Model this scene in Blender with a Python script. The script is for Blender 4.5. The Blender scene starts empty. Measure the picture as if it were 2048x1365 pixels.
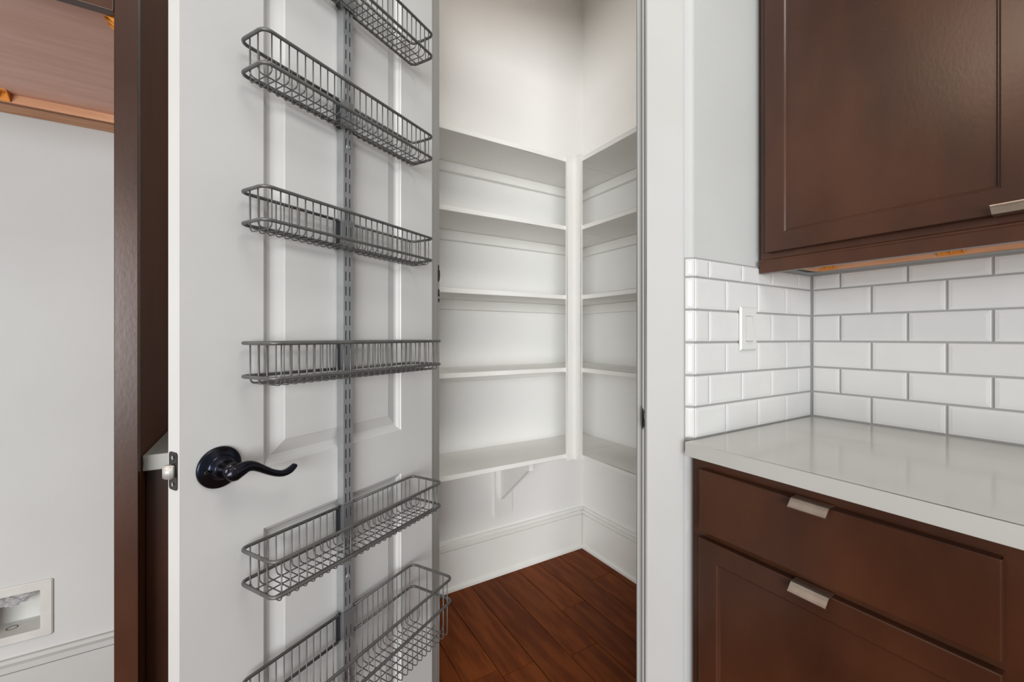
import bpy, bmesh, math, random
from mathutils import Vector, Matrix

random.seed(7)
scene = bpy.context.scene
col = scene.collection

# ------------------------------------------------------------------ camera
# World frame: origin = pantry back corner on the floor, X and Y along the two
# house walls, Z up (metres).
CAM = (-1.491, -1.735, 1.13)
cd = bpy.data.cameras.new('camera')
cd.sensor_width = 36.0
cd.lens = 832.6 / 2048 * 36.0
cd.shift_y = -8.5 / 2048
cd.clip_start = 0.02
camera = bpy.data.objects.new('camera', cd)
camera.location = CAM
camera.rotation_euler = (math.radians(90), 0, math.radians(-31.09))
col.objects.link(camera)
scene.camera = camera

# ------------------------------------------------------------------ light
world = bpy.data.worlds.new('world')
scene.world = world
world.use_nodes = True
bg = world.node_tree.nodes['Background']
bg.inputs[0].default_value = (0.98, 0.99, 1.0, 1)
bg.inputs[1].default_value = 0.30


def area_light(name, loc, rot, sx, sy, power, colour):
    l = bpy.data.lights.new(name, 'AREA')
    l.shape = 'RECTANGLE'
    l.size, l.size_y = sx, sy
    l.energy = power
    l.color = colour
    o = bpy.data.objects.new(name, l)
    o.location = loc
    o.rotation_euler = rot
    col.objects.link(o)
    return o


# added frontal fill for the pantry, an unseen area light metres behind the camera
area_light('front_fill_light', (-4.85, -6.25, 1.32), (math.radians(90), 0, math.radians(-36.5)), 3.8, 2.6, 350, (0.97, 0.99, 1.0))
area_light('kitchen_ceiling_light', (-1.25, -2.45, 3.02), (0, 0, 0), 0.9, 0.9, 16, (1.0, 0.96, 0.90))
area_light('fridge_side_ceiling_light', (-3.25, -1.15, 3.02), (0, 0, 0), 0.30, 0.30, 15, (1.0, 0.80, 0.60))
pantry_lamp = area_light('pantry_ceiling_light', (-0.62, -0.62, 3.02), (0, 0, 0), 0.36, 0.36, 1.7, (1.0, 0.88, 0.79))
pantry_lamp.data.spread = math.radians(165)

scene.view_settings.view_transform = 'Standard'
scene.view_settings.look = 'None'
scene.view_settings.exposure = 0.26
scene.view_settings.gamma = 1.0
scene.view_settings.use_curve_mapping = False

# ------------------------------------------------------------------ materials


def srgb(r, g, b):
    def f(c):
        c /= 255.0
        return c / 12.92 if c <= 0.04045 else ((c + 0.055) / 1.055) ** 2.4
    return (f(r), f(g), f(b), 1)


def mat(name, c, rough=0.5, metal=0.0, spec=0.5, c2=None, scale=8.0, stretch=(1, 1, 1), bump=0.0,
        bump_scale=60.0, rough_var=0.0, obj_var=0.0, detail=4.0, coat=0.0, lo=0.35, hi=0.65):
    m = bpy.data.materials.new(name)
    m.use_nodes = True
    nt = m.node_tree
    b = nt.nodes['Principled BSDF']
    b.inputs['Base Color'].default_value = c
    b.inputs['Roughness'].default_value = rough
    b.inputs['Metallic'].default_value = metal
    b.inputs['Specular IOR Level'].default_value = spec
    b.inputs['Coat Weight'].default_value = coat
    b.inputs['Coat Roughness'].default_value = 0.15
    tc = nt.nodes.new('ShaderNodeTexCoord')
    mp = nt.nodes.new('ShaderNodeMapping')
    mp.inputs['Scale'].default_value = stretch
    nt.links.new(tc.outputs['Object'], mp.inputs[0])
    last = None
    if c2 is not None:
        n = nt.nodes.new('ShaderNodeTexNoise')
        n.inputs['Scale'].default_value = scale
        n.inputs['Detail'].default_value = detail
        nt.links.new(mp.outputs[0], n.inputs[0])
        r = nt.nodes.new('ShaderNodeValToRGB')
        r.color_ramp.interpolation = 'EASE'
        r.color_ramp.elements[0].position = lo
        r.color_ramp.elements[1].position = hi
        r.color_ramp.elements[0].color = c
        r.color_ramp.elements[1].color = c2
        nt.links.new(n.outputs[0], r.inputs[0])
        last = r.outputs[0]
        if obj_var:
            oi = nt.nodes.new('ShaderNodeObjectInfo')
            add = nt.nodes.new('ShaderNodeVectorMath')
            add.operation = 'MULTIPLY_ADD'
            add.inputs[1].default_value = (37, 51, 23)
            comb = nt.nodes.new('ShaderNodeCombineXYZ')
            for i in range(3):
                nt.links.new(oi.outputs['Random'], comb.inputs[i])
            nt.links.new(comb.outputs[0], add.inputs[0])
            nt.links.new(mp.outputs[0], add.inputs[2])
            nt.links.new(add.outputs[0], n.inputs[0])
            hs = nt.nodes.new('ShaderNodeHueSaturation')
            mr = nt.nodes.new('ShaderNodeMapRange')
            mr.inputs[3].default_value = 1 - obj_var
            mr.inputs[4].default_value = 1 + obj_var
            nt.links.new(oi.outputs['Random'], mr.inputs[0])
            nt.links.new(mr.outputs[0], hs.inputs['Value'])
            nt.links.new(last, hs.inputs['Color'])
            last = hs.outputs[0]
        nt.links.new(last, b.inputs['Base Color'])
    if rough_var:
        n2 = nt.nodes.new('ShaderNodeTexNoise')
        n2.inputs['Scale'].default_value = scale * 0.7
        n2.inputs['Detail'].default_value = 5
        nt.links.new(mp.outputs[0], n2.inputs[0])
        mr2 = nt.nodes.new('ShaderNodeMapRange')
        mr2.interpolation_type = 'SMOOTHSTEP'
        mr2.inputs[1].default_value = 0.1
        mr2.inputs[2].default_value = 0.9
        mr2.inputs[3].default_value = rough - rough_var
        mr2.inputs[4].default_value = rough + rough_var
        nt.links.new(n2.outputs[0], mr2.inputs[0])
        nt.links.new(mr2.outputs[0], b.inputs['Roughness'])
    if bump:
        n3 = nt.nodes.new('ShaderNodeTexNoise')
        n3.inputs['Scale'].default_value = bump_scale
        n3.inputs['Detail'].default_value = 3
        nt.links.new(mp.outputs[0], n3.inputs[0])
        bp = nt.nodes.new('ShaderNodeBump')
        bp.inputs['Strength'].default_value = bump
        bp.inputs['Distance'].default_value = 0.002
        nt.links.new(n3.outputs[0], bp.inputs['Height'])
        nt.links.new(bp.outputs[0], b.inputs['Normal'])
    return m


M = {}
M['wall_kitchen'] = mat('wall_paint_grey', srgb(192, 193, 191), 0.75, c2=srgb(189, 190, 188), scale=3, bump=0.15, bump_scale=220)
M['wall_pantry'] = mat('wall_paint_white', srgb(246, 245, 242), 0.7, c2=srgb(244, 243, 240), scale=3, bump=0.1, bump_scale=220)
M['ceiling'] = mat('ceiling_paint', srgb(235, 234, 230), 0.9, bump=0.2, bump_scale=150)
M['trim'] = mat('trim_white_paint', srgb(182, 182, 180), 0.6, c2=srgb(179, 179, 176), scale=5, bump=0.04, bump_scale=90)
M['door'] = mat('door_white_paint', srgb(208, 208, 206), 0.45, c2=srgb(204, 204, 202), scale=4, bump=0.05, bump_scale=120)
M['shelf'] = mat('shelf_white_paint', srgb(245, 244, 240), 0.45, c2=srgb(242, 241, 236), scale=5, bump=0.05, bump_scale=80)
M['floor'] = mat('floor_hardwood', srgb(99, 46, 13), 0.55, spec=0.12, c2=srgb(124, 62, 22), scale=7, stretch=(5, 0.7, 1),
                 rough_var=0.08, obj_var=0.14, bump=0.12, bump_scale=50, detail=6)
_nt = M['floor'].node_tree
_b = _nt.nodes['Principled BSDF']
_src = _b.inputs['Base Color'].links[0].from_socket
_tc = _nt.nodes.new('ShaderNodeTexCoord')
_mp = _nt.nodes.new('ShaderNodeMapping')
_mp.inputs['Scale'].default_value = (1.0, 0.55, 1.0)
_nz = _nt.nodes.new('ShaderNodeTexNoise')
_nz.inputs['Scale'].default_value = 46
_nz.inputs['Detail'].default_value = 2
_rp = _nt.nodes.new('ShaderNodeValToRGB')
_rp.color_ramp.elements[0].position = 0.725
_rp.color_ramp.elements[1].position = 0.775
_mx = _nt.nodes.new('ShaderNodeMixRGB')
_mx.inputs[2].default_value = srgb(180, 132, 98)
_nt.links.new(_tc.outputs['Object'], _mp.inputs[0])
_nt.links.new(_mp.outputs[0], _nz.inputs[0])
_nt.links.new(_nz.outputs[0], _rp.inputs[0])
_nt.links.new(_rp.outputs[0], _mx.inputs[0])
_nt.links.new(_src, _mx.inputs[1])
_nt.links.new(_mx.outputs[0], _b.inputs['Base Color'])
M['subfloor'] = mat('floor_gap_dark', srgb(45, 22, 12), 0.8)
M['cab'] = mat('cabinet_espresso', srgb(52, 28, 16), 0.28, c2=srgb(78, 45, 28), scale=6, stretch=(1, 1, 0.45),
               rough_var=0.05, bump=0.05, bump_scale=200, detail=5, spec=0.5, lo=0.2, hi=0.8)
M['cab_skin'] = mat('cabinet_side_laminate', srgb(114, 72, 51), 0.62, spec=0.12, c2=srgb(102, 63, 44), scale=4, stretch=(1, 1, 0.4))
M['cab_dark'] = mat('cabinet_gap', srgb(34, 17, 11), 0.5)
M['beech'] = mat('cabinet_underside_beech', srgb(236, 200, 184), 0.5, c2=srgb(228, 188, 171), scale=5, stretch=(1, 9, 1), detail=5)
M['pine'] = mat('ledger_wood', srgb(222, 172, 134), 0.6, c2=srgb(206, 152, 114), scale=6, stretch=(1, 9, 9), detail=5)
M['ply'] = mat('plywood_edge', srgb(150, 105, 75), 0.7)
M['amber'] = mat('amber_plastic', srgb(236, 165, 72), 0.35, c2=srgb(226, 150, 58), scale=20)
M['quartz'] = mat('quartz_counter', srgb(184, 184, 179), 0.13, c2=srgb(174, 174, 168), scale=5, stretch=(1, 0.35, 1), detail=6, lo=0.45, hi=0.7)
M['tile'] = mat('tile_white_glaze', srgb(208, 208, 207), 0.26, spec=0.22, c2=srgb(205, 205, 204), scale=10, bump=0.03, bump_scale=25, obj_var=0.012)
M['grout'] = mat('grout_grey', srgb(152, 152, 150), 0.9, bump=0.3, bump_scale=300)
M['wire'] = mat('basket_grey_coat', srgb(108, 108, 106), 0.4, metal=0.45, c2=srgb(98, 98, 96), scale=30)
M['steel'] = mat('rail_satin_steel', srgb(170, 172, 174), 0.36, metal=0.6, c2=srgb(156, 158, 160), scale=14, rough_var=0.06)
M['clip'] = mat('clip_grey_steel', srgb(146, 148, 150), 0.4, metal=0.6, c2=srgb(134, 136, 138), scale=14)
M['clip_dark'] = mat('clip_flange_dark', srgb(62, 64, 68), 0.5, metal=0.5)
M['nickel'] = mat('pull_satin_nickel', srgb(196, 180, 168), 0.3, metal=0.95, c2=srgb(182, 166, 154), scale=30)
M['bronze'] = mat('oil_rubbed_bronze', srgb(38, 42, 54), 0.24, metal=0.9, c2=srgb(52, 50, 54), scale=18, rough_var=0.05)
M['plate_dark'] = mat('latch_plate_dark', srgb(46, 44, 42), 0.4, metal=0.7, c2=srgb(62, 58, 52), scale=60)
M['bolt'] = mat('latch_bolt_nickel', srgb(200, 198, 194), 0.45, metal=0.4, c2=srgb(184, 181, 176), scale=40)
M['plastic'] = mat('switch_white_plastic', srgb(206, 206, 203), 0.3)
M['box_plastic'] = mat('outlet_box_plastic', srgb(200, 200, 196), 0.4, c2=srgb(192, 191, 186), scale=12)
M['black'] = mat('black_gap', srgb(16, 16, 16), 0.6)
bag = bpy.data.materials.new('clear_bag_plastic')
bag.use_nodes = True
bb = bag.node_tree.nodes['Principled BSDF']
bb.inputs['Base Color'].default_value = (0.93, 0.93, 0.95, 1)
bb.inputs['Transmission Weight'].default_value = 0.75
bb.inputs['Roughness'].default_value = 0.22
bb.inputs['IOR'].default_value = 1.25
M['bag'] = bag

# ------------------------------------------------------------------ helpers


def link(name, mesh, m=None, parent=None):
    o = bpy.data.objects.new(name, mesh)
    if m is not None and not mesh.materials:
        mesh.materials.append(M[m] if isinstance(m, str) else m)
    col.objects.link(o)
    if parent is not None:
        o.parent = parent
    return o


def bm_mesh(name, bm, smooth=False, m=None):
    bmesh.ops.recalc_face_normals(bm, faces=bm.faces)
    me = bpy.data.meshes.new(name)
    bm.to_mesh(me)
    bm.free()
    if smooth:
        for p in me.polygons:
            p.use_smooth = True
    if m:
        me.materials.append(M[m])
    return me


def add_box(bm, x0, x1, y0, y1, z0, z1):
    v = [bm.verts.new((x, y, z)) for z in (z0, z1) for y in (y0, y1) for x in (x0, x1)]
    for f in ((0, 1, 3, 2), (4, 5, 7, 6), (0, 1, 5, 4), (2, 3, 7, 6), (0, 2, 6, 4), (1, 3, 7, 5)):
        bm.faces.new([v[i] for i in f])
    return v


def box(name, x0, x1, y0, y1, z0, z1, m, parent=None, bevel=0.0, seg=2):
    bm = bmesh.new()
    add_box(bm, x0, x1, y0, y1, z0, z1)
    if bevel:
        bmesh.ops.bevel(bm, geom=bm.edges[:], offset=bevel, segments=seg, affect='EDGES', profile=0.6)
    return link(name, bm_mesh(name, bm), m, parent)


def prism(name, pts, z0, z1, m, parent=None, bevel=0.0):
    """plan polygon extruded upwards"""
    bm = bmesh.new()
    lo = [bm.verts.new((x, y, z0)) for x, y in pts]
    hi = [bm.verts.new((x, y, z1)) for x, y in pts]
    bm.faces.new(lo)
    bm.faces.new(hi)
    n = len(pts)
    for i in range(n):
        bm.faces.new((lo[i], lo[(i + 1) % n], hi[(i + 1) % n], hi[i]))
    if bevel:
        bmesh.ops.bevel(bm, geom=bm.edges[:], offset=bevel, segments=2, affect='EDGES', profile=0.6)
    return link(name, bm_mesh(name, bm), m, parent)


def extrude_profile(name, prof, axis, a0, a1, m, parent=None, smooth=False):
    """closed 2-D profile swept along an axis: axis 'x': prof=(y,z); 'y': prof=(x,z)"""
    bm = bmesh.new()
    rings = []
    for a in (a0, a1):
        if axis == 'x':
            rings.append([bm.verts.new((a, p, q)) for p, q in prof])
        elif axis == 'y':
            rings.append([bm.verts.new((p, a, q)) for p, q in prof])
        else:
            rings.append([bm.verts.new((p, q, a)) for p, q in prof])
    n = len(prof)
    for i in range(n):
        bm.faces.new((rings[0][i], rings[0][(i + 1) % n], rings[1][(i + 1) % n], rings[1][i]))
    bm.faces.new(rings[0])
    bm.faces.new(rings[1])
    return link(name, bm_mesh(name, bm, smooth), m, parent)


def add_tube(bm, pts, r, closed=False, sides=6, radii=None):
    pts = [Vector(p) for p in pts]
    n = len(pts)
    rings = []
    up = None
    for i in range(n):
        if closed:
            t = pts[(i + 1) % n] - pts[i - 1]
        else:
            t = pts[min(i + 1, n - 1)] - pts[max(i - 1, 0)]
        t.normalize()
        if up is None:
            up = Vector((0, 0, 1)) if abs(t.z) < 0.9 else Vector((0, 1, 0))
        u = up - t * up.dot(t)
        if u.length < 1e-4:
            u = Vector((1, 0, 0)) - t * t.x
        u.normalize()
        up = u
        w = t.cross(u)
        rr = r if radii is None else radii[i]
        ra, rb = rr if isinstance(rr, tuple) else (rr, rr)
        rings.append([bm.verts.new(pts[i] + u * math.cos(2 * math.pi * k / sides) * ra + w * math.sin(2 * math.pi * k / sides) * rb) for k in range(sides)])
    m = n if closed else n - 1
    for i in range(m):
        a, b = rings[i], rings[(i + 1) % n]
        for k in range(sides):
            bm.faces.new((a[k], a[(k + 1) % sides], b[(k + 1) % sides], b[k]))
    if not closed:
        bm.faces.new(rings[0])
        bm.faces.new(rings[-1])


def tube_mesh(name, pts, r, closed=False, sides=6, m=None, radii=None):
    bm = bmesh.new()
    add_tube(bm, pts, r, closed, sides, radii)
    return bm_mesh(name, bm, True, m)


def lathe(name, prof, m, parent=None, seg=40):
    """prof = (radius, along local y)"""
    bm = bmesh.new()
    rings = []
    for r, y in prof:
        if r < 1e-5:
            rings.append([bm.verts.new((0, y, 0))])
        else:
            rings.append([bm.verts.new((r * math.cos(2 * math.pi * k / seg), y, r * math.sin(2 * math.pi * k / seg))) for k in range(seg)])
    for a, b in zip(rings, rings[1:]):
        for k in range(seg):
            k2 = (k + 1) % seg
            if len(a) == 1:
                bm.faces.new((a[0], b[k], b[k2]))
            elif len(b) == 1:
                bm.faces.new((a[k], a[k2], b[0]))
            else:
                bm.faces.new((a[k], a[k2], b[k2], b[k]))
    return link(name, bm_mesh(name, bm, True), m, parent)


def empty(name, loc=(0, 0, 0), rz=0.0):
    o = bpy.data.objects.new(name, None)
    o.empty_display_size = 0.05
    o.location = loc
    o.rotation_euler = (0, 0, rz)
    col.objects.link(o)
    return o


def tag(o, label, cat, group=None, kind=None):
    o['label'] = label
    o['category'] = cat
    if group:
        o['group'] = group
    if kind:
        o['kind'] = kind
    return o


def struct(o, label, cat):
    return tag(o, label, cat, kind='structure')


S2 = math.sqrt(0.5)
CEIL = 3.05
ZC = 0.8822           # counter top

# ------------------------------------------------------------------ floor
fl = struct(box('floor', -3.4, 0.0, -2.9, 0.0, -0.08, -0.006, 'subfloor'),
            'dark red-brown hardwood plank floor of the pantry and kitchen', 'floor')
ends_seen = {0: [-0.9], 1: [-0.272, -1.45], 2: [-0.80, -2.0], 3: [-0.37, -1.6], 4: [-0.58, -1.9], 5: [-0.95, -2.1], 6: [-0.533, -1.7]}
plank_cache = {}


def plank(x0, x1, y0, y1):
    w, l = round(x1 - x0 - 0.0012, 4), round(y1 - y0 - 0.0012, 3)
    if (w, l) not in plank_cache:
        bm = bmesh.new()
        add_box(bm, -w / 2, w / 2, -l / 2, l / 2, -0.006, 0.0)
        top = [e for e in bm.edges if all(v.co.z > -0.001 for v in e.verts)]
        bmesh.ops.bevel(bm, geom=top, offset=0.0012, segments=1, affect='EDGES')
        plank_cache[(w, l)] = bm_mesh('plank', bm, m='floor')
    o = link('plank', plank_cache[(w, l)], None, fl)
    o.location = ((x0 + x1) / 2, (y0 + y1) / 2, random.uniform(-0.0004, 0.0))


xs = [0.0] + [-0.055 - 0.1245 * k for k in range(27)]
for k in range(len(xs) - 1):
    ends = ends_seen.get(k) or [-random.choice((0.45, 0.75, 1.05)) - 0.05 * (k % 3), -1.75 - 0.1 * (k % 5)]
    ys = [0.0] + ends + [-2.9]
    for a, b in zip(ys, ys[1:]):
        plank(xs[k + 1], xs[k], b, a)

struct(box('ceiling', -3.4, 0.1, -2.9, 0.1, CEIL, CEIL + 0.1, 'ceiling'), 'white ceiling above the kitchen and pantry', 'ceiling')

# ------------------------------------------------------------------ walls
# left house wall (y = 0) with a hole for the water supply box in the fridge bay
HX0, HX1, HZ0, HZ1 = -2.152, -2.034, 0.286, 0.402
bm = bmesh.new()
add_box(bm, HX1, -1.72, 0, 0.1, 0, CEIL)
add_box(bm, -3.4, HX0, 0, 0.1, 0, CEIL)
add_box(bm, HX0, HX1, 0, 0.1, 0, HZ0)
add_box(bm, HX0, HX1, 0, 0.1, HZ1, CEIL)
add_box(bm, HX0, HX1, 0.085, 0.1, HZ0, HZ1)
struct(link('wall_alcove', bm_mesh('wall_alcove', bm), 'wall_kitchen'),
       'light grey painted wall at the back of the empty fridge bay', 'wall')
struct(box('wall_left', -1.72, 0.1, 0, 0.1, 0, CEIL, 'wall_pantry'), 'white painted pantry wall behind the left shelves', 'wall')
struct(box('wall_back', 0, 0.1, -1.04, 0, 0, CEIL, 'wall_pantry'), 'white painted pantry wall behind the right shelves', 'wall')
wr = struct(box('wall_right', 0, 0.1, -2.9, -1.04, 0, CEIL, 'wall_kitchen'),
            'light grey wall with the long white tile backsplash over the counter', 'wall')

# front walls of the corner pantry: each is a short return plus a 45 degree piece
TF = 0.012                                   # tile thickness
PX, PY = -0.5908, -1.1018                    # outer corner at tile face
WX, WY = PX + TF * math.tan(math.radians(22.5)), PY + TF   # outer corner at wall face
OPEN0, OPENW, JD = 0.1226, 0.597, 0.115      # opening start along the diagonal, its width, jamb depth
n45, d45 = Vector((S2, S2, 0)), Vector((S2, -S2, 0))
Pw = Vector((WX, WY, 0))
WOFF = (Pw - Vector((PX, PY, 0))).dot(-d45)


def diag(u, v):
    """plan point: u along the diagonal from the corner P (towards the hinge), v towards the kitchen"""
    p = Vector((PX, PY, 0)) - d45 * u - n45 * v
    return (p.x, p.y)


# rounded (bullnose) outer corner of the right return
r = 0.02
corner = []
c0 = Pw + Vector((r * math.tan(math.radians(22.5)), 0, 0)) + Vector((0, r, 0))
for k in range(6):
    a = math.radians(270 - 45 * k / 5)
    corner.append((c0.x + r * math.cos(a), c0.y + r * math.sin(a)))
wfr = struct(prism('wall_front_right',
                   [(0.0, WY)] + corner + [diag(OPEN0 - 0.006, -TF), diag(OPEN0 - 0.006, -JD), (-0.53, WY + 0.10), (0.0, WY + 0.10)],
                   0, CEIL, 'wall_kitchen'),
             'short grey return wall with white tiles and a light switch beside the pantry door frame', 'wall')
ULEFT = OPEN0 + OPENW
LX, LY = diag(ULEFT + 0.0906 + 0.03, -TF)
struct(prism('wall_front_left',
             [diag(ULEFT + 0.006, -TF), (LX, LY), (LX, 0.0), (LX + 0.10, 0.0), (LX + 0.10, LY + 0.03), diag(ULEFT + 0.006, -JD)],
             0, CEIL, 'wall_kitchen'),
       'grey return wall hidden behind the open pantry door', 'wall')
DTOP = 2.45
struct(prism('wall_front_top', [diag(OPEN0 - 0.006, -TF), diag(ULEFT + 0.006, -TF), diag(ULEFT + 0.006, -JD), diag(OPEN0 - 0.006, -JD)],
             DTOP + 0.02, CEIL, 'wall_kitchen'),
       'grey wall above the pantry door frame', 'wall')

# ---- door frame: casings, jambs, stops
RZ = math.radians(135)                        # local x along -d45, local y towards the kitchen
DF = (PX, PY, 0)


def dbox(name, u0, u1, v0, v1, z0, z1, m, parent=None, bevel=0.0):
    o = box(name, u0, u1, v0, v1, z0, z1, m, parent, bevel)
    if parent is None:
        o.location = DF
        o.rotation_euler = (0, 0, RZ)
    return o


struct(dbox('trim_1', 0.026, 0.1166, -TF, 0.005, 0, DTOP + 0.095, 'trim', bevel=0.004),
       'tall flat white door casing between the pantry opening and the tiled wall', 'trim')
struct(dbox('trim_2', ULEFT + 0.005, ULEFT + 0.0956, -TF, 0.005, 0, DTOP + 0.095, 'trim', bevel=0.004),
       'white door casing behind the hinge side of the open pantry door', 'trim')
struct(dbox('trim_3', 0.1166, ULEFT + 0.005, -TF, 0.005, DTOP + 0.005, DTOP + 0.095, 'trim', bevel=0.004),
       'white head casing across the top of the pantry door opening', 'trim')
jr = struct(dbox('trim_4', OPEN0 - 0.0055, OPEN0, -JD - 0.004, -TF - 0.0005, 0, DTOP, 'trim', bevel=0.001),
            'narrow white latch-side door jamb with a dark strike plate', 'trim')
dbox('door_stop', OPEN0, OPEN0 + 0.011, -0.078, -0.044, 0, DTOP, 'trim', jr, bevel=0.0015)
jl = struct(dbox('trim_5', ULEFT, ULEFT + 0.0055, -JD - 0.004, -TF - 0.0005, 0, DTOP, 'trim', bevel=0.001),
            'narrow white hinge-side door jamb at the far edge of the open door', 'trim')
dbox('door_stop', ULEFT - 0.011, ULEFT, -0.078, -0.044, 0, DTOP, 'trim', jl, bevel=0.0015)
# strike plate with its curved lip
sp = empty('strike_plate', (0, 0, 0))
sp.parent = jr
prof = [(OPEN0 + 0.0012, -0.040), (OPEN0 + 0.0028, -0.040), (OPEN0 + 0.0030, -0.016), (OPEN0 + 0.0010, -0.006), (OPEN0 - 0.004, 0.002), (OPEN0 - 0.006, 0.002), (OPEN0 - 0.001, -0.010)]
bm = bmesh.new()
zs = [0.897, 0.901, 0.910, 0.925, 0.940, 0.949, 0.953]
ks = [0.15, 0.45, 0.9, 1.0, 0.9, 0.45, 0.15]
rings = []
for z, kk in zip(zs, ks):
    rings.append([bm.verts.new((OPEN0 + 0.001 + (u - OPEN0 - 0.001) * kk, -0.038 + (v + 0.038) * (0.70 + 0.30 * kk), z)) for u, v in prof])
for a, b in zip(rings, rings[1:]):
    for i in range(len(prof)):
        bm.faces.new((a[i], a[(i + 1) % len(prof)], b[(i + 1) % len(prof)], b[i]))
bm.faces.new(rings[0])
bm.faces.new(rings[-1])
link('plate', bm_mesh('plate', bm), 'plate_dark', sp)
# dark hinge hardware showing past the hinge-side jamb
hg = empty('hinge', (0, 0, 0))
hg.parent = jl
bm = bmesh.new()
add_tube(bm, [(ULEFT - 0.001, -JD + 0.004, z) for z in (1.300, 1.308, 1.320, 1.334, 1.340)], 0.003, False, 10, [0.001, 0.0035, 0.0045, 0.004, 0.001])
add_tube(bm, [(ULEFT - 0.001, -JD + 0.004, z) for z in (1.340, 1.352)], 0.002, False, 8)
link('knuckle', bm_mesh('knuckle', bm, True), 'plate_dark', hg)
for z in (1.243, 1.260, 1.272):
    link('screw', tube_mesh('screw', [(ULEFT - 0.001, -JD + 0.004, z + t) for t in (-0.006, -0.003, 0.003, 0.006)], 0.003, False, 8, None, [0.001, 0.003, 0.003, 0.001]), 'plate_dark', hg)

# ---- baseboards (board, groove, cap moulding, little shoe strip)


def baseboard_profile(h):
    # (distance from wall, z)
    return [(0, 0), (0.024, 0), (0.024, 0.012), (0.021, 0.017), (0.016, 0.019), (0.016, h - 0.0365), (0.009, h - 0.0350),
            (0.017, h - 0.0330), (0.017, h - 0.017), (0.008, h - 0.0135), (0.008, h - 0.010), (0.0135, h - 0.008), (0.0125, h - 0.002), (0.010, h), (0, h)]


def baseboard(name, axis, a0, a1, h, label, m='shelf'):  # pantry runs: trim lightened to shelf paint, making up for the shade there
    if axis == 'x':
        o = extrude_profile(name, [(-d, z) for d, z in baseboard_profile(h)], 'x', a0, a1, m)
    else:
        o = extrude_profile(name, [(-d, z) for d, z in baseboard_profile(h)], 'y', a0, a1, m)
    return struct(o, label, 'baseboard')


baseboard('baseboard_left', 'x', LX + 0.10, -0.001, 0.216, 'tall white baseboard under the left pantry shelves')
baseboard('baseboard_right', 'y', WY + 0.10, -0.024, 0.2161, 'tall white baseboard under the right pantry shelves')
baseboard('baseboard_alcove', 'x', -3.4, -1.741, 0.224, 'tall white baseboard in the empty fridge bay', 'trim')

# ------------------------------------------------------------------ backsplash tiles
ROWZ = [ZC, 0.959, 1.0359, 1.1159, 1.1959, 1.2751, 1.3215]
G = 0.0046                                    # grout joint
tile_cache = {}


def tile_mesh(w, h):
    key = (round(w, 3), round(h, 3))
    if key not in tile_cache:
        w, h = key
        bm = bmesh.new()
        lv = [(0, 0.0), (0, 0.0095), (0.0014, 0.0109), (0.0085, 0.0120)]   # inset, height
        rings = []
        for ins, t in lv:
            ins = min(ins, w * 0.3, h * 0.3)
            rings.append([bm.verts.new((sx * (w / 2 - ins), t, sz * (h / 2 - ins))) for sx, sz in ((-1, -1), (1, -1), (1, 1), (-1, 1))])
        for a, b in zip(rings, rings[1:]):
            for i in range(4):
                bm.faces.new((a[i], a[(i + 1) % 4], b[(i + 1) % 4], b[i]))
        bm.faces.new(rings[-1])
        bm.faces.new(rings[0])
        tile_cache[key] = bm_mesh('tile', bm, m='tile')
    return tile_cache[key]


def tile(parent, mw, c, w, h, rz):
    """c = centre on the wall face in world coords; local y points out of the wall"""
    o = link('tile', tile_mesh(w, h), None, parent)
    o.location = c
    o.rotation_euler = (random.uniform(-0.006, 0.006), 0, rz + random.uniform(-0.004, 0.004))
    return o


# right wall: wall face x=0, local y -> -x  (rz = +90 deg)
box('grout', -0.0085, 0, -1.98, WY - 0.0005, ZC - 0.03, ROWZ[-1] + 0.002, 'grout', wr)
Q = PY
for ri in range(6):
    z0, z1 = ROWZ[ri], ROWZ[ri + 1]
    first = 0.1488 if ri % 2 == 0 else 0.0745
    edges = [Q - 0.001]
    y = Q - first
    while y > -1.97:
        edges.append(y)
        y -= 0.1515
    edges.append(-1.97)
    for a, b in zip(edges, edges[1:]):
        w = a - b - G
        if w < 0.02:
            continue
        tile(wr, None, (0, (a + b) / 2, (z0 + z1) / 2), w, z1 - z0 - G, math.radians(90))
# short return wall: wall face y=WY, local y -> -y (rz = 180 deg)
box('grout', PX + 0.001, -0.0085, WY - 0.0085, WY, ZC - 0.03, ROWZ[-1] + 0.002, 'grout', wfr)
SW = (-0.409, -0.333)                         # light switch span
for ri in range(6):
    z0, z1 = ROWZ[ri], ROWZ[ri + 1]
    js = [-0.013, -0.164, -0.3135, -0.463, PX] if ri % 2 == 0 else [-0.013, -0.0935, -0.2425, -0.391, -0.5345, PX]
    for a, b in zip(js, js[1:]):
        w = a - b - G * 0.75
        tile(wfr, None, ((a + b) / 2, WY, (z0 + z1) / 2), w, z1 - z0 - G, math.radians(180))
# narrow tiles on the 45 degree face
gd = box('grout', 0.003, 0.026, -TF, -0.0035, ZC - 0.03, ROWZ[-1] + 0.002, 'grout', wfr)
gd.location = DF
gd.rotation_euler = (0, 0, RZ)
for ri in range(6):
    z0, z1 = ROWZ[ri], ROWZ[ri + 1]
    cx, cy = diag(0.0128, -TF)
    tile(wfr, None, (cx, cy, (z0 + z1) / 2), 0.0222, z1 - z0 - G, RZ)

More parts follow.
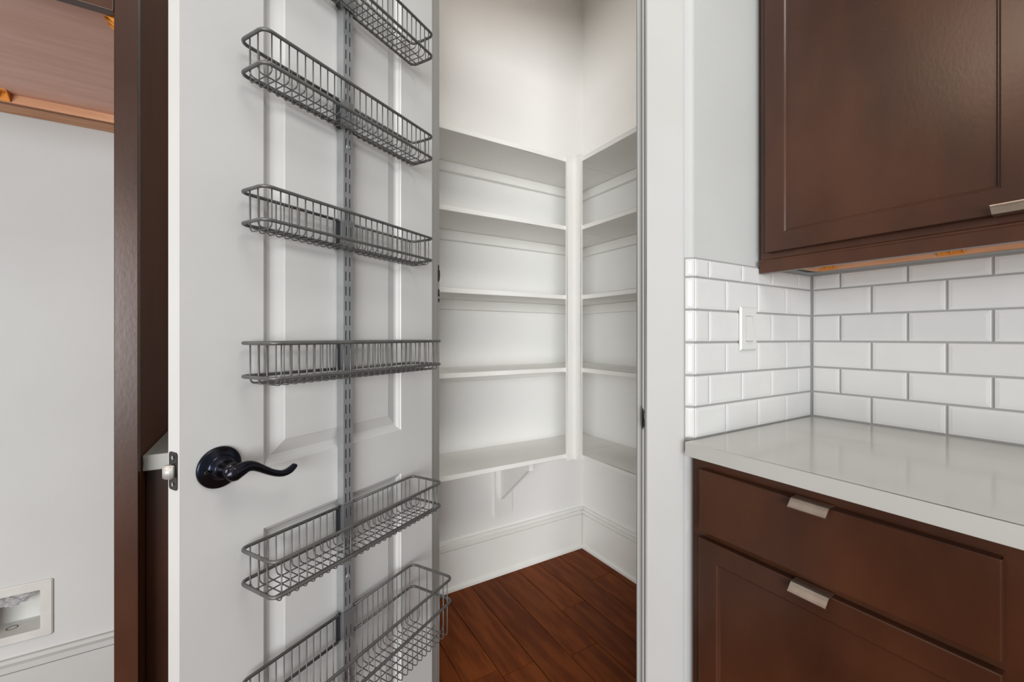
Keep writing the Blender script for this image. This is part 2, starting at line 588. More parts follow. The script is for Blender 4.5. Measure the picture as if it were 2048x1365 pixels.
# ------------------------------------------------------------------ light switch
ls = empty('light_switch', (-0.3713, PY - 0.0008, 1.1517), math.radians(180))
tag(ls, 'white single rocker light switch on the tiled return wall', 'light switch')
bm = bmesh.new()
vs = []
for (sx, y, sz) in ((0.0385, 0.0, 0.0585), (0.0385, 0.0025, 0.0585), (0.0345, 0.0062, 0.0545)):
    vs.append([bm.verts.new((a * sx, y, b * sz)) for a, b in ((-1, -1), (1, -1), (1, 1), (-1, 1))])
hole = [bm.verts.new((a * 0.0172, 0.0062, b * 0.0342)) for a, b in ((-1, -1), (1, -1), (1, 1), (-1, 1))]
hole2 = [bm.verts.new((a * 0.0172, 0.0015, b * 0.0342)) for a, b in ((-1, -1), (1, -1), (1, 1), (-1, 1))]
seq = vs + [hole, hole2]
for a, b in zip(seq, seq[1:]):
    for i in range(4):
        bm.faces.new((a[i], a[(i + 1) % 4], b[(i + 1) % 4], b[i]))
bm.faces.new(hole2)
bm.faces.new(vs[0])
link('cover_plate', bm_mesh('cover_plate', bm), 'plastic', ls)
rk = extrude_profile('rocker', [(0.0005, -0.0325), (0.0118, -0.0325), (0.0120, -0.030), (0.0068, 0.004), (0.0058, 0.0325), (0.0005, 0.0325)], 'x', -0.0154, 0.0154, 'plastic', ls)
for s in (-1, 1):
    sc = lathe('screw', [(0.0, 0.0072), (0.0018, 0.0071), (0.0028, 0.0062), (0.0028, 0.005)], 'plastic', ls, 12)
    sc.location = (0, 0, s * 0.047)

# ------------------------------------------------------------------ countertops
tag(box('countertop', -0.633, -0.0125, -1.98, -1.1035, ZC - 0.0335, ZC - 0.0003, 'quartz', bevel=0.0011),
    'pale quartz countertop under the white tile backsplash', 'countertop')
tag(box('countertop', -1.7025, LX - 0.001, -0.5948, -0.001, ZC - 0.0335, ZC - 0.0003, 'quartz', bevel=0.0025),
    'corner of pale countertop between the fridge panel and the open door', 'countertop')

# ------------------------------------------------------------------ cabinets


def shaker(name, w, h, t, parent, rail=0.046, rec=0.007):
    """door panel in local frame: x 0..w, z 0..h, front at y=+t, back y=0: frame with a stepped recess"""
    bm = bmesh.new()

    def ring(ins, y):
        return [bm.verts.new(p) for p in ((ins, y, ins), (w - ins, y, ins), (w - ins, y, h - ins), (ins, y, h - ins))]
    seq = [ring(0, 0), ring(0, t - 0.0015), ring(0.0015, t), ring(rail, t), ring(rail + 0.003, t - 0.003), ring(rail + 0.0045, t - 0.003), ring(rail + 0.007, t - rec)]
    for a, b in zip(seq, seq[1:]):
        for i in range(4):
            bm.faces.new((a[i], a[(i + 1) % 4], b[(i + 1) % 4], b[i]))
    bm.faces.new(seq[0])
    o = link(name, bm_mesh(name, bm), 'cab', parent)
    ins = rail + 0.007
    pnl = box('panel', ins - 0.0005, w - ins + 0.0005, t - rec - 0.004, t - rec, ins - 0.0005, h - ins + 0.0005, 'cab', o)
    return o


def edge_pull(parent, x, z, w, flip=1):
    """tab pull hooked over a front's edge; y = outwards from the front face"""
    p = [(-0.014, 0.0022), (0.002, 0.0024), (0.0075, 0.0008), (0.013, -0.0040), (0.0185, -0.0100), (0.0205, -0.0112), (0.0217, -0.0124), (0.0212, -0.0144),
         (0.0192, -0.0148), (0.0176, -0.0130), (0.0120, -0.0060), (0.0065, -0.0012), (0.0018, 0.0006), (-0.014, 0.0004)]
    o = extrude_profile('pull', [(a, b * flip) for a, b in p], 'x', -w / 2, w / 2, 'nickel', parent)
    o.location = (x, 0, z)
    o['label'] = 'satin nickel edge pull'
    return o


def front_frame(name, loc, rz, parent):
    e_ = empty(name, loc, rz)
    e_.parent = parent
    return e_


# ---- right base cabinet. Faces -x; local x runs along -y, local y points out (-x)
def base_cabinet(loc, rz, W, D, label, dx0, dx1):
    c = empty('base_cabinet', loc, rz)
    tag(c, label, 'cabinet')
    H = ZC - 0.0340
    bm = bmesh.new()
    add_box(bm, 0, W, -D, -0.019, 0.10, H)
    add_box(bm, 0.0, W, -D, -0.075, 0.0, 0.10)
    link('body', bm_mesh('body', bm), 'cab', c)
    # face frame
    ff = bmesh.new()
    add_box(ff, 0, dx0 + 0.012, -0.019, 0, 0.10, H)
    add_box(ff, dx1 - 0.012, W, -0.019, 0, 0.10, H)
    add_box(ff, dx0 + 0.012, dx1 - 0.012, -0.019, 0, H - 0.036, H)
    add_box(ff, dx0 + 0.012, dx1 - 0.012, -0.019, 0, 0.655, 0.690)
    add_box(ff, dx0 + 0.012, dx1 - 0.012, -0.019, 0, 0.10, 0.135)
    link('face_frame', bm_mesh('face_frame', ff), 'cab', c)
    w = dx1 - dx0
    dr = box('drawer', dx0, dx1, 0.0008, 0.018, 0.6812, 0.8235, 'cab', c, bevel=0.0018)
    edge_pull(dr, (dx0 + dx1) / 2, 0.8235, 0.062).location.y = 0.018
    dd = shaker('door', w, 0.6645 - 0.125, 0.0175, c, 0.043)
    dd.location = (dx0, 0.0006, 0.125)
    edge_pull(dd, w / 2, 0.6645 - 0.125, 0.062).location.y = 0.0175
    return c



# faces -x: local x runs along +y, so fronts are measured from the far right end
BW = 0.86
base_cabinet((-0.603, -1.1040 - BW, 0), math.radians(90), BW, 0.59,
             'dark espresso base cabinet with drawer and door under the tiled counter', BW - 0.489, BW - 0.027)
# faces -y, between the fridge panel and the pantry wall
LW = LX - (-1.7015) - 0.002
base_cabinet((LX - 0.002, -0.566, 0), math.radians(180), LW, 0.565,
             'dark espresso base cabinet mostly hidden behind the open pantry door', 0.026, LW - 0.13)


def corner_bracket(parent, loc, rz, up=1):
    """small amber plastic gusset: a plate and ribs (local y out from the rail, z up)"""
    bm = bmesh.new()
    add_box(bm, -0.022, 0.022, 0, 0.002, -0.022, 0)
    add_box(bm, -0.022, 0.022, 0, 0.024, -0.002, 0)
    for x in (-0.022, 0.0, 0.022):
        t = 0.0012
        a = [bm.verts.new((x + s * t, *p)) for s in (-1, 1) for p in ((0.002, -0.002), (0.024, -0.002), (0.002, -0.022))]
        bm.faces.new(a[:3])
        bm.faces.new(a[3:])
        for i in range(3):
            bm.faces.new((a[i], a[(i + 1) % 3], a[3 + (i + 1) % 3], a[3 + i]))
    o = link('corner_bracket', bm_mesh('corner_bracket', bm), 'amber', parent)
    o.location = loc
    o.rotation_euler = (0, 0, rz)
    o['label'] = 'amber plastic corner bracket'
    return o


# ---- right wall cabinet (faces -x; local x along +y, y out)
UW = 0.86
uc = empty('wall_cabinet', (-0.306, -1.1035 - UW, 0), math.radians(90))
tag(uc, 'dark espresso wall cabinet with shaker door above the tile backsplash', 'cabinet')
UB, UT = 1.3035, 2.42                       # bottom of the light rail, top
bm = bmesh.new()
add_box(bm, 0, 0.016, -0.29, -0.019, UB + 0.028, UT)
add_box(bm, UW - 0.016, UW, -0.29, -0.019, UB + 0.028, UT)
add_box(bm, 0.016, UW - 0.016, -0.29, -0.019, UT - 0.016, UT)
add_box(bm, 0.016, UW - 0.016, -0.29, -0.28, UB + 0.07, UT - 0.016)
link('body', bm_mesh('body', bm), 'cab', uc)
box('bottom_panel', 0.016, UW - 0.016, -0.28, -0.019, UB + 0.052, UB + 0.064, 'beech', uc)
box('hanging_rail', 0.016, UW - 0.016, -0.2925, -0.279, UB + 0.0265, UB + 0.052, 'pine', uc)
box('side_rail', UW - 0.030, UW - 0.016, -0.279, -0.019, UB + 0.0265, UB + 0.052, 'pine', uc)
for yy in (-1.150, -1.415):
    corner_bracket(uc, (yy + 1.1035 + UW, -0.279, UB + 0.052), 0)
dx1 = UW - 0.0225
dx0 = UW - 0.4875
ff = bmesh.new()
add_box(ff, dx1 - 0.012, UW, -0.019, 0, UB + 0.030, UT)
add_box(ff, 0, dx0 + 0.012, -0.019, 0, UB + 0.030, UT)
add_box(ff, dx0 + 0.012, dx1 - 0.012, -0.019, 0, UB + 0.030, UB + 0.075)
add_box(ff, dx0 + 0.012, dx1 - 0.012, -0.019, 0, UT - 0.04, UT)
link('face_frame', bm_mesh('face_frame', ff), 'cab', uc)
# light rail moulding along the bottom front
extrude_profile('light_rail', [(-0.010, UB), (0.0105, UB), (0.0108, UB + 0.0275), (0.0125, UB + 0.0300), (0.0125, UB + 0.0335), (0.0085, UB + 0.0365), (0.0035, UB + 0.0375), (0.0, UB + 0.0375), (0.0, UB + 0.030), (-0.010, UB + 0.030)],
                'x', 0.0, UW - 0.003, 'cab', uc)
ud = shaker('door', dx1 - dx0, UT - 0.02 - (UB + 0.0535), 0.019, uc, 0.047)
ud.location = (dx0, 0.0008, UB + 0.0535)
edge_pull(ud, 0.0295, 0, 0.056, -1).location.y = 0.019

# ---- tall panel of the fridge bay
fp = empty('refrigerator_surround', (-1.7210, 0, 0))
tag(fp, 'tall dark brown cabinet end panel between the fridge bay and the door', 'cabinet panel')
box('side_panel', -0.0178, 0.0178, -0.608, -0.001, 0, 2.42, 'cab_skin', fp, bevel=0.0008)
box('face_strip', -0.0182, 0.0180, -0.6275, -0.6085, 0, 2.42, 'cab', fp, bevel=0.0012)

# ---- cabinet over the fridge bay
oc = empty('fridge_cabinet', (-2.25, 0, 0))
tag(oc, 'dark cabinet over the empty fridge bay with pinkish bare wood underside', 'cabinet')
FB, FT = 1.7722, 2.42
x0, x1 = -0.45, 0.5100
bm = bmesh.new()
add_box(bm, x0, x0 + 0.016, -0.605, -0.001, FB + 0.03, FT)
add_box(bm, x1 - 0.016, x1, -0.605, -0.001, FB + 0.03, FT)
add_box(bm, x0 + 0.016, x1 - 0.016, -0.605, -0.001, FT - 0.016, FT)
link('body', bm_mesh('body', bm), 'cab', oc)
box('bottom_panel', x0 + 0.016, x1, -0.605, -0.001, 1.7835, 1.7960, 'beech', oc)
box('front_rail', x0, x1, -0.6275, -0.6055, FB, FB + 0.05, 'cab', oc, bevel=0.001)
box('hanging_rail', x0, x1, -0.0800, -0.068, 1.7600, 1.7833, 'pine', oc)
box('back_strip', x0, x1, -0.0676, -0.001, 1.7592, 1.7830, 'pine', oc)
box('edge_band', x0, x1, -0.0802, -0.0680, 1.7580, 1.7598, 'ply', oc)
corner_bracket(oc, (-2.090 + 2.25, -0.0805, 1.7833), math.radians(180))
corner_bracket(oc, (x1 - 0.0005, -0.580, 1.7833), math.radians(90))
fd = shaker('door', (x1 - x0) - 0.05, FT - FB - 0.07, 0.019, oc, 0.05)
fd.location = (x1 - 0.025, -0.6280, FB + 0.05)
fd.rotation_euler.z = math.radians(180)

# ------------------------------------------------------------------ water supply box in the fridge bay
wb = empty('outlet_box', ((HX0 + HX1) / 2, 0, (HZ0 + HZ1) / 2))
tag(wb, 'white plastic recessed water outlet box low on the fridge bay wall', 'outlet box')
hw, hh = (HX1 - HX0) / 2, (HZ1 - HZ0) / 2


def rrect(w, h, r, y, n=4):
    out = []
    for cx, cz, a0 in ((w - r, h - r, 0), (-w + r, h - r, 90), (-w + r, -h + r, 180), (w - r, -h + r, 270)):
        for k in range(n + 1):
            a = math.radians(a0 + 90 * k / n)
            out.append((cx + r * math.cos(a), y, cz + r * math.sin(a)))
    return out


bm = bmesh.new()
seq = [rrect(hw + 0.0235, hh + 0.0235, 0.006, -0.0002), rrect(hw + 0.0235, hh + 0.0235, 0.006, -0.003), rrect(hw + 0.0205, hh + 0.0205, 0.005, -0.0055),
       rrect(hw - 0.002, hh - 0.002, 0.003, -0.0055), rrect(hw - 0.002, hh - 0.002, 0.003, 0.0)]
rings = [[bm.verts.new(p) for p in s] for s in seq]
for a, b in zip(rings, rings[1:]):
    for i in range(len(a)):
        bm.faces.new((a[i], a[(i + 1) % len(a)], b[(i + 1) % len(b)], b[i]))
link('flange', bm_mesh('flange', bm), 'box_plastic', wb)
bm = bmesh.new()
seq = [rrect(hw - 0.002, hh - 0.002, 0.003, 0.0), rrect(hw - 0.004, hh - 0.006, 0.004, 0.07)]
rings = [[bm.verts.new(p) for p in s] for s in seq]
for i in range(len(rings[0])):
    bm.faces.new((rings[0][i], rings[0][(i + 1) % len(rings[0])], rings[1][(i + 1) % len(rings[0])], rings[1][i]))
bm.faces.new(rings[1])
link('recess', bm_mesh('recess', bm), 'box_plastic', wb)
bm = bmesh.new()
for k in range(24):
    a0, a1 = 2 * math.pi * k / 24, 2 * math.pi * (k + 1) / 24
    q = [bm.verts.new((-0.012 + rr * math.cos(a), 0.036 + rr * 0.9 * math.sin(a), -hh + 0.0055)) for rr, a in ((0.010, a0), (0.012, a0), (0.012, a1), (0.010, a1))]
    bm.faces.new(q)
bmesh.ops.remove_doubles(bm, verts=bm.verts, dist=1e-5)
link('drain_ring', bm_mesh('drain_ring', bm), 'black', wb)
bm = bmesh.new()
bmesh.ops.create_icosphere(bm, subdivisions=4, radius=0.02)
for v in bm.verts:
    p = v.co.copy()
    k = 1 + 0.18 * math.sin(p.x * 420 + p.z * 260) + 0.14 * math.sin(p.z * 610 - p.y * 380 + 1.3) + random.uniform(-0.05, 0.05)
    v.co = Vector((p.x * 1.55 * k - 0.010, p.y * 0.9 * k, p.z * 0.85 * k + p.x * 0.25))
pb = link('plastic_bag', bm_mesh('plastic_bag', bm, False), 'bag')
pb.location = ((HX0 + HX1) / 2 + 0.006, 0.032, HZ1 - 0.026)
tag(pb, 'crumpled clear plastic bag tucked into the water outlet box', 'plastic bag')

# ------------------------------------------------------------------ pantry shelves
SD = 0.280                                   # shelf depth
LEVELS = [(1.904, 'topmost'), (1.6020, 'second from the top'), (1.2950, 'middle'), (0.9740, 'second from the bottom'), (0.5910, 'lowest')]
YR = WY + 0.105                              # front end of the right-hand shelves
for zb, word in LEVELS:
    t = 0.019
    a = empty('pantry_shelf', (-0.6, 0, zb))
    tag(a, 'white painted pantry shelf on the left wall, ' + word + ' of five', 'shelf', 'pantry shelves on the left wall')
    box('board', LX + 0.104 + 0.6, 0.6 - 0.001, -SD, -0.001, 0, t, 'shelf', a, bevel=0.0015)
    if zb > 0.6:
        box('cleat', LX + 0.104 + 0.6, 0.6 - 0.021, -0.020, -0.001, -0.044, -0.0005, 'shelf', a, bevel=0.001)
    b = empty('pantry_shelf', (0, -0.6, zb))
    tag(b, 'white painted pantry shelf on the right wall, ' + word + ' of five', 'shelf', 'pantry shelves on the right wall')
    box('board', -SD, -0.001, YR + 0.6, 0.6 - SD - 0.0005, 0, t, 'shelf', b, bevel=0.0015)
    if zb > 0.6:
        box('cleat', -0.020, -0.001, YR + 0.6, 0.6 - 0.001, -0.044, -0.0005, 'shelf', b, bevel=0.001)
cp = empty('corner_post', (-SD, -SD, 0))
tag(cp, 'white vertical corner post joining the fronts of the pantry shelves', 'post')
box('post_board', -0.058, -0.0022, -0.0135, -0.0008, 0.583, 1.932, 'shelf', cp, bevel=0.0015)
box('post_board', -0.0135, -0.0008, -0.050, -0.0140, 0.583, 1.932, 'shelf', cp, bevel=0.0015)

# bracket under the lowest left shelf
sb = empty('shelf_bracket', (-0.4985, 0, 0.59))
tag(sb, 'white triangular wooden bracket under the lowest left pantry shelf', 'bracket')
bm = bmesh.new()
pts = [(-0.045, -0.001), (0.045, -0.001), (0.045, -0.30)] + [(0.045 - 0.015 + 0.015 * math.cos(math.radians(a)), -0.30 - 0.015 * math.sin(math.radians(a))) for a in (30, 60, 90)] + \
      [(-0.045 + 0.015 - 0.015 * math.cos(math.radians(a)), -0.30 - 0.015 * math.sin(math.radians(a))) for a in (90, 60, 30)] + [(-0.045, -0.30)]
f0 = [bm.verts.new((x, -0.001, z)) for x, z in pts]
f1 = [bm.verts.new((x, -0.016, z)) for x, z in pts]
bm.faces.new(f0)
bm.faces.new(f1)
for i in range(len(pts)):
    bm.faces.new((f0[i], f0[(i + 1) % len(pts)], f1[(i + 1) % len(pts)], f1[i]))
o = link('back_plate', bm_mesh('back_plate', bm), 'shelf', sb)
for q in (o,):
    q.data.transform(Matrix.Translation((0, 0, 0)))
prof = [(-0.0165, -0.001), (-0.262, -0.001), (-0.262, -0.030), (-0.245, -0.034), (-0.026, -0.222), (-0.0165, -0.234)]
extrude_profile('gusset', prof, 'x', -0.019, 0.0, 'shelf', sb)

# ------------------------------------------------------------------ the open pantry door
ex, ey = 0.8637, 0.5040                      # along the leaf towards the hinge
DC = (-1.0858, -0.6341, 0)                   # hinge corner of the visible face
DROT = math.atan2(-ey, -ex)                  # local x: hinge -> latch edge, local y: out of the visible face
LEAF, TH = 0.592, 0.035
dr = empty('door_1', DC, DROT)
struct(dr, 'white panelled pantry door standing open, carrying the wire basket rack', 'door')
PANELS = [(0.1195, 0.4645, 0.896, 2.30), (0.1195, 0.4645, 0.22, 0.787)]
bm = bmesh.new()
xsd = [0, 0.1195, 0.4645, LEAF]
zsd = [0.012, 0.22, 0.787, 0.896, 2.30, 2.442]
grid = {(i, j): bm.verts.new((x, 0, z)) for i, x in enumerate(xsd) for j, z in enumerate(zsd)}
for i in range(3):
    for j in range(5):
        if i == 1 and j in (1, 3):
            continue
        bm.faces.new((grid[i, j], grid[i + 1, j], grid[i + 1, j + 1], grid[i, j + 1]))
bk = [bm.verts.new((x, -TH, z)) for x, z in ((0, zsd[0]), (LEAF, zsd[0]), (LEAF, zsd[-1]), (0, zsd[-1]))]
bm.faces.new(bk)
bm.faces.new([grid[i, 0] for i in range(4)] + [bk[1], bk[0]])
bm.faces.new([grid[i, 5] for i in range(4)] + [bk[2], bk[3]])
bm.faces.new([grid[0, j] for j in range(6)] + [bk[3], bk[0]])
bm.faces.new([grid[3, j] for j in range(6)] + [bk[2], bk[1]])
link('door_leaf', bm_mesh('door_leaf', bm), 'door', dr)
for (a, b, c, d) in PANELS:
    bm = bmesh.new()
    rings = []
    for ins, dep in ((0, 0.0), (0.0025, -0.0030), (0.0045, -0.0034), (0.0105, -0.0085), (0.0165, -0.0095), (0.0385, -0.0035), (0.0420, -0.0022)):
        rings.append([bm.verts.new(p) for p in ((a + ins, dep, c + ins), (b - ins, dep, c + ins), (b - ins, dep, d - ins), (a + ins, dep, d - ins))])
    for r0, r1 in zip(rings, rings[1:]):
        for i in range(4):
            bm.faces.new((r0[i], r0[(i + 1) % 4], r1[(i + 1) % 4], r1[i]))
    bm.faces.new(rings[-1])
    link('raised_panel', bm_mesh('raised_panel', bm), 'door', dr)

# lever handle
HWX, HWZ = 0.5372, 0.9170
lh = empty('lever_handle', (HWX, 0, HWZ))
lh.parent = dr
lh['label'] = 'dark oil-rubbed bronze lever handle'
lathe('rosette', [(0, 0.0001), (0.0335, 0.0001), (0.0338, 0.0030), (0.0322, 0.0052), (0.0300, 0.0056), (0.0288, 0.0064), (0.0230, 0.0072), (0.0190, 0.0086), (0.0172, 0.0120), (0.0160, 0.0185), (0.0150, 0.0205), (0.0, 0.0205)], 'bronze', lh, 48)
lathe('neck', [(0.0, 0.0195), (0.0128, 0.0195), (0.0128, 0.0400), (0.0122, 0.0440), (0.0, 0.0450)], 'bronze', lh, 32)
# wave-shaped lever: local -x is towards the hinge
path = [(0.0125, 0.0455, -0.0040), (0.0070, 0.0460, -0.0038), (0.0005, 0.0465, -0.0030), (-0.0100, 0.0465, 0.0005), (-0.0200, 0.0465, 0.0025), (-0.0300, 0.0460, 0.0000), (-0.0400, 0.0460, -0.0058), (-0.0580, 0.0455, -0.0175),
        (-0.0730, 0.0450, -0.0245), (-0.0840, 0.0445, -0.0262), (-0.0940, 0.0440, -0.0240), (-0.1030, 0.0435, -0.0185), (-0.1050, 0.0434, -0.0165)]
rad = [(0.0030, 0.0025), (0.0105, 0.0070), (0.0128, 0.0090), (0.0112, 0.0086), (0.0092, 0.0078), (0.0078, 0.0070), (0.0068, 0.0066), (0.0058, 0.0066), (0.0057, 0.0070), (0.0058, 0.0074), (0.0058, 0.0074), (0.0046, 0.0060), (0.0014, 0.0020)]


def smooth_path(p, q, n=4):
    P, R = [], []
    for i in range(len(p) - 1):
        for k in range(n):
            t = k / n
            p0, p1, p2, p3 = (Vector(p[max(i - 1, 0)]), Vector(p[i]), Vector(p[i + 1]), Vector(p[min(i + 2, len(p) - 1)]))
            P.append(0.5 * (2 * p1 + (p2 - p0) * t + (2 * p0 - 5 * p1 + 4 * p2 - p3) * t * t + (3 * p1 - p0 - 3 * p2 + p3) * t ** 3))
            R.append(tuple(q[i][m] * (1 - t) + q[i + 1][m] * t for m in (0, 1)))
    P.append(Vector(p[-1]))
    R.append(q[-1])
    return P, R


P_, R_ = smooth_path(path, rad)
link('lever', tube_mesh('lever', P_, 0, False, 20, None, R_), 'bronze', lh)
for sx, sz in ((0.0225, -0.002),):
    sc = lathe('screw', [(0.0012, 0.0105), (0.0014, 0.0118), (0.0030, 0.0118), (0.0034, 0.0100), (0.0034, 0.009)], 'plate_dark', lh, 14)
    sc.location = (sx, -0.0008, sz)
# latch on the leaf edge (the edge faces local +x)
lt = empty('latch', (LEAF, -TH / 2, 0.9235))
lt.parent = dr
bm = bmesh.new()
pl = [(0.0095 * 1.0, z) for z in ()]
pts = []
for cx, cz, a0 in ((0.0135 - 0.005, 0.0290 - 0.005, 0), (-0.0135 + 0.005, 0.0290 - 0.005, 90), (-0.0135 + 0.005, -0.0290 + 0.005, 180), (0.0135 - 0.005, -0.0290 + 0.005, 270)):
    for k in range(4):
        a = math.radians(a0 + 30 * k)
        pts.append((cx + 0.005 * math.cos(a), cz + 0.005 * math.sin(a)))
f0 = [bm.verts.new((-0.001, y * 0.95, z)) for y, z in pts]
f1 = [bm.verts.new((0.0012, y * 0.95, z)) for y, z in pts]
bm.faces.new(f0)
bm.faces.new(f1)
for i in range(len(pts)):
    bm.faces.new((f0[i], f0[(i + 1) % len(pts)], f1[(i + 1) % len(pts)], f1[i]))
link('latch_plate', bm_mesh('latch_plate', bm), 'plate_dark', lt)
bm = bmesh.new()
prof = [(0.0005, 0.0080), (0.0075, 0.0080), (0.0110, 0.0050), (0.0135, -0.0010), (0.0128, -0.0060), (0.0095, -0.0080), (0.0005, -0.0080)]
f0 = [bm.verts.new((x, y, -0.0102)) for x, y in prof]
f1 = [bm.verts.new((x, y, 0.0098)) for x, y in prof]
bm.faces.new(f0)
bm.faces.new(f1)
for i in range(len(prof)):
    bm.faces.new((f0[i], f0[(i + 1) % len(prof)], f1[(i + 1) % len(prof)], f1[i]))
bmesh.ops.bevel(bm, geom=bm.edges[:], offset=0.0018, segments=2, affect='EDGES')
link('latch_bolt', bm_mesh('latch_bolt', bm, True), 'bolt', lt)
for s in (-1, 1):
    bm = bmesh.new()
    for k in range(12):
        a0, a1 = math.pi * k / 6, math.pi * (k + 1) / 6
        bm.faces.new([bm.verts.new((xx, rr * math.cos(a), rr * math.sin(a) + s * 0.0205)) for xx, rr, a in ((0.0013, 0.0012, a0), (0.0019, 0.0030, a0), (0.0019, 0.0030, a1), (0.0013, 0.0012, a1))])
    bmesh.ops.remove_doubles(bm, verts=bm.verts, dist=1e-6)
    link('screw', bm_mesh('screw', bm), 'bolt', lt)

# ------------------------------------------------------------------ rack rail on the door
RX0, RX1, RD = 0.2850, 0.3085, 0.0190       # extent along the leaf, depth off the face
RZ0, RZ1 = 0.06, 2.36
rr_ = empty('rack_rail', DC, DROT)
tag(rr_, 'satin steel slotted upright rail screwed to the open pantry door', 'rail')


def slotted(bm, x0, x1, y, z0, z1, phase, pitch=0.0312, sl=0.0195, sw=0.0028, th=0.0012):
    """front plate at depth y with two columns of slots between z0 and z1"""
    w = x1 - x0
    cs = [0.0, 0.26 * w, 0.26 * w + sw, 0.68 * w, 0.68 * w + sw, w]
    zz = {z0, z1}
    k = math.floor((z0 - phase) / pitch) - 1
    slots = []
    while phase + k * pitch < z1 + pitch:
        a, b = phase + k * pitch, phase + k * pitch + sl
        if a > z0 + 0.002 and b < z1 - 0.002:
            slots.append((a, b))
            zz |= {a, b}
        k += 1
    zz = sorted(zz)
    vt = {}

    def V(i, j, yy):
        key = (i, j, yy)
        if key not in vt:
            vt[key] = bm.verts.new((x0 + cs[i], yy, zz[j]))
        return vt[key]
    for j in range(len(zz) - 1):
        mid = (zz[j] + zz[j + 1]) / 2
        ins = any(a < mid < b for a, b in slots)
        for i in range(5):
            if ins and i in (1, 3):
                # slot walls
                for (i0, j0, i1, j1) in ((i, j, i + 1, j), (i, j + 1, i + 1, j + 1), (i, j, i, j + 1), (i + 1, j, i + 1, j + 1)):
                    bm.faces.new((V(i0, j0, y), V(i1, j1, y), V(i1, j1, y - th), V(i0, j0, y - th)))
                continue
            for yy in (y, y - th):
                bm.faces.new((V(i, j, yy), V(i + 1, j, yy), V(i + 1, j + 1, yy), V(i, j + 1, yy)))


bm = bmesh.new()
slotted(bm, RX0, RX1, RD, RZ0, RZ1, 0.0)
add_box(bm, RX0, RX0 + 0.0015, 0.0002, RD - 0.0002, RZ0, RZ1)
add_box(bm, RX1 - 0.0015, RX1, 0.0002, RD - 0.0002, RZ0, RZ1)
link('rail_channel', bm_mesh('rail_channel', bm), 'steel', rr_)
box('rail_slot_shade', RX0 + 0.002, RX1 - 0.002, 0.0005, 0.0015, RZ0, RZ1, 'black', rr_)  # black sheet painted in for the shade seen through the slots
for z in (1.5325, 0.6230):
    sc = lathe('screw', [(0.0010, RD - 0.0002), (0.0012, RD + 0.0006), (0.0035, RD + 0.0014), (0.0052, RD + 0.0004), (0.0052, RD - 0.001)], 'steel', rr_, 20)
    sc.location = ((RX0 + RX1) / 2, 0, z)

# ------------------------------------------------------------------ wire baskets
BX0, BX1 = 0.0920, 0.5120
RIM_R, WIRE_R = 0.0031, 0.00115


def arc(cx, cy, r, a0, a1, n=5):
    return [(cx + r * math.cos(math.radians(a0 + (a1 - a0) * k / n)), cy + r * math.sin(math.radians(a0 + (a1 - a0) * k / n))) for k in range(n + 1)]


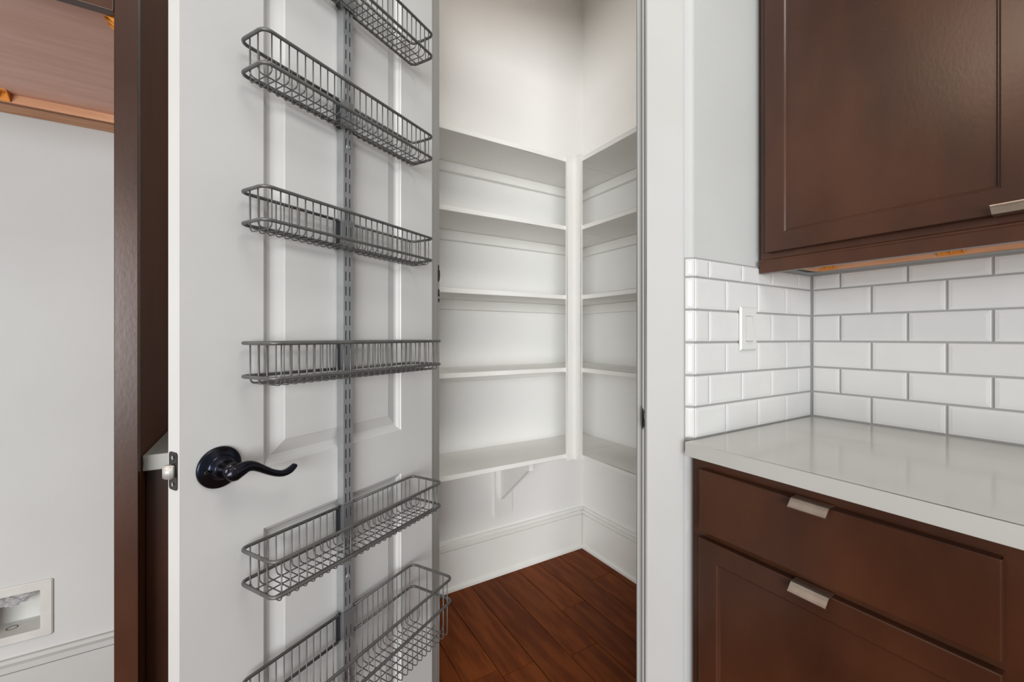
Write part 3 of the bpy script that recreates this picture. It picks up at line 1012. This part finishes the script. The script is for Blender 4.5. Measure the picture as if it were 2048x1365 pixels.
def make_basket(ztop, y1, drop, floor, label, nlong):
    """origin at the basket floor in the door's frame; drop = lower rim below the top rim, floor = wire floor below the top rim"""
    e_ = empty('wire_basket', (0, 0, 0), DROT)
    R_ = Matrix.Rotation(DROT, 3, 'Z')
    p = R_ @ Vector(((BX0 + BX1) / 2, 0, 0))
    e_.location = (DC[0] + p.x, DC[1] + p.y, ztop - floor)
    tag(e_, label, 'basket', 'wire baskets on the door rack')
    L = (BX1 - BX0) / 2
    y0 = 0.0130
    cr = 0.014
    clip0, clip1 = RX0 - (BX0 + BX1) / 2 - 0.0012, RX1 - (BX0 + BX1) / 2 + 0.0105
    # rim: starts at the clip, runs round the basket and comes back to the clip
    loop = [(clip1 - 0.002, y0)] + [(L - cr, y0)] + arc(L - cr, y0 + cr, cr, -90, 0)[1:] + arc(L - cr, y1 - cr, cr, 0, 90) + arc(-L + cr, y1 - cr, cr, 90, 180) + arc(-L + cr, y0 + cr, cr, 180, 270) + [(clip0 + 0.0005, y0)]
    rim = tube_mesh('rim', [(x, y, 0) for x, y in loop], RIM_R, False, 8, 'wire')
    for z, nm in ((floor, 'top_rim'), (floor - drop, 'lower_rim')):
        o = link(nm, rim, None, e_)
        o.location.z = z
    # cross wires: U shapes from the front rim under the floor to the back rim
    b = 0.008
    yi0, yi1 = y0 + RIM_R + WIRE_R * 0.6, y1 - RIM_R - WIRE_R * 0.6

    def upath(ya, yb, za, zb, br=0.008):
        pts = [(ya, za), (ya, br)]
        pts += [(ya + br - br * math.cos(math.radians(t)), br - br * math.sin(math.radians(t))) for t in (30, 60, 90)]
        pts += [(yb - br + br * math.sin(math.radians(t)), br - br * math.cos(math.radians(t))) for t in (0, 30, 60, 90)]
        pts += [(yb, zb)]
        return pts
    um = tube_mesh('wire', [(0, y, z) for y, z in upath(yi0, yi1, floor, floor)], WIRE_R, False, 6, 'wire')
    jm = tube_mesh('wire', [(0, y, z) for y, z in upath(RD + 0.0062, yi1, 0.016, floor)], WIRE_R, False, 6, 'wire')
    n = 27
    for k in range(n):
        x = -L + 0.015 + (2 * L - 0.030) * k / (n - 1)
        near_clip = clip0 - 0.003 < x < clip1 + 0.001
        o = link('wire', jm if near_clip else um, None, e_)
        o.location.x = x
    # long wires
    lm = tube_mesh('long_wire', [(x, 0, z) for x, z in upath(-L + RIM_R + WIRE_R * 0.6, L - RIM_R - WIRE_R * 0.6, floor, floor)], WIRE_R, False, 6, 'wire')
    for k in range(nlong):
        y = y0 + (y1 - y0) * (k + 1) / (nlong + 1)
        if k == 0 and nlong > 1:
            y = max(y, RD + 0.010)
        o = link('long_wire', lm, None, e_)
        o.location = (0, y, WIRE_R * 1.9)
    # hanger clip: slotted sleeve over the rail with a dark flange on the near side
    c0, c1 = RX0 - (BX0 + BX1) / 2 - 0.0012, RX1 - (BX0 + BX1) / 2 + 0.0012
    zc0, zc1 = floor - max(drop, 0.055) - 0.001, floor + 0.003
    bm = bmesh.new()
    slotted(bm, c0, c1, RD + 0.0022, zc0, zc1, 0.0 - (ztop - floor), th=0.0010)
    add_box(bm, c0, c0 + 0.001, 0.003, RD + 0.0020, zc0, zc1)
    add_box(bm, c1 - 0.001, c1, 0.003, RD + 0.0020, zc0, zc1)
    cl = link('hanger_clip', bm_mesh('hanger_clip', bm), 'clip', e_)
    box('flange', c1 + 0.0001, c1 + 0.0095, 0.008, 0.0100, zc0 - 0.002, zc1 - 0.002, 'clip_dark', cl)
    box('flange', c0 - 0.0045, c0 - 0.0001, 0.008, 0.0100, zc0 - 0.002, zc1 - 0.002, 'clip_dark', cl)
    return e_


make_basket(1.8770, 0.0815, 0.0535, 0.0645, 'shallow grey wire basket, topmost on the door rack, cut by the frame', 2)
make_basket(1.6245, 0.0815, 0.0535, 0.0645, 'shallow grey wire basket, second from the top of the door rack', 2)
make_basket(1.3725, 0.0815, 0.0535, 0.0645, 'shallow grey wire basket, third from the top of the door rack', 2)
make_basket(1.1195, 0.1070, 0.0560, 0.0680, 'grey wire basket at eye level, just above the door handle', 3)
make_basket(0.7740, 0.1075, 0.0560, 0.0685, 'grey wire basket just below the door handle, above the deep one', 3)
make_basket(0.5485, 0.1385, 0.0545, 0.1330, 'deep grey wire basket, lowest on the door rack', 4)
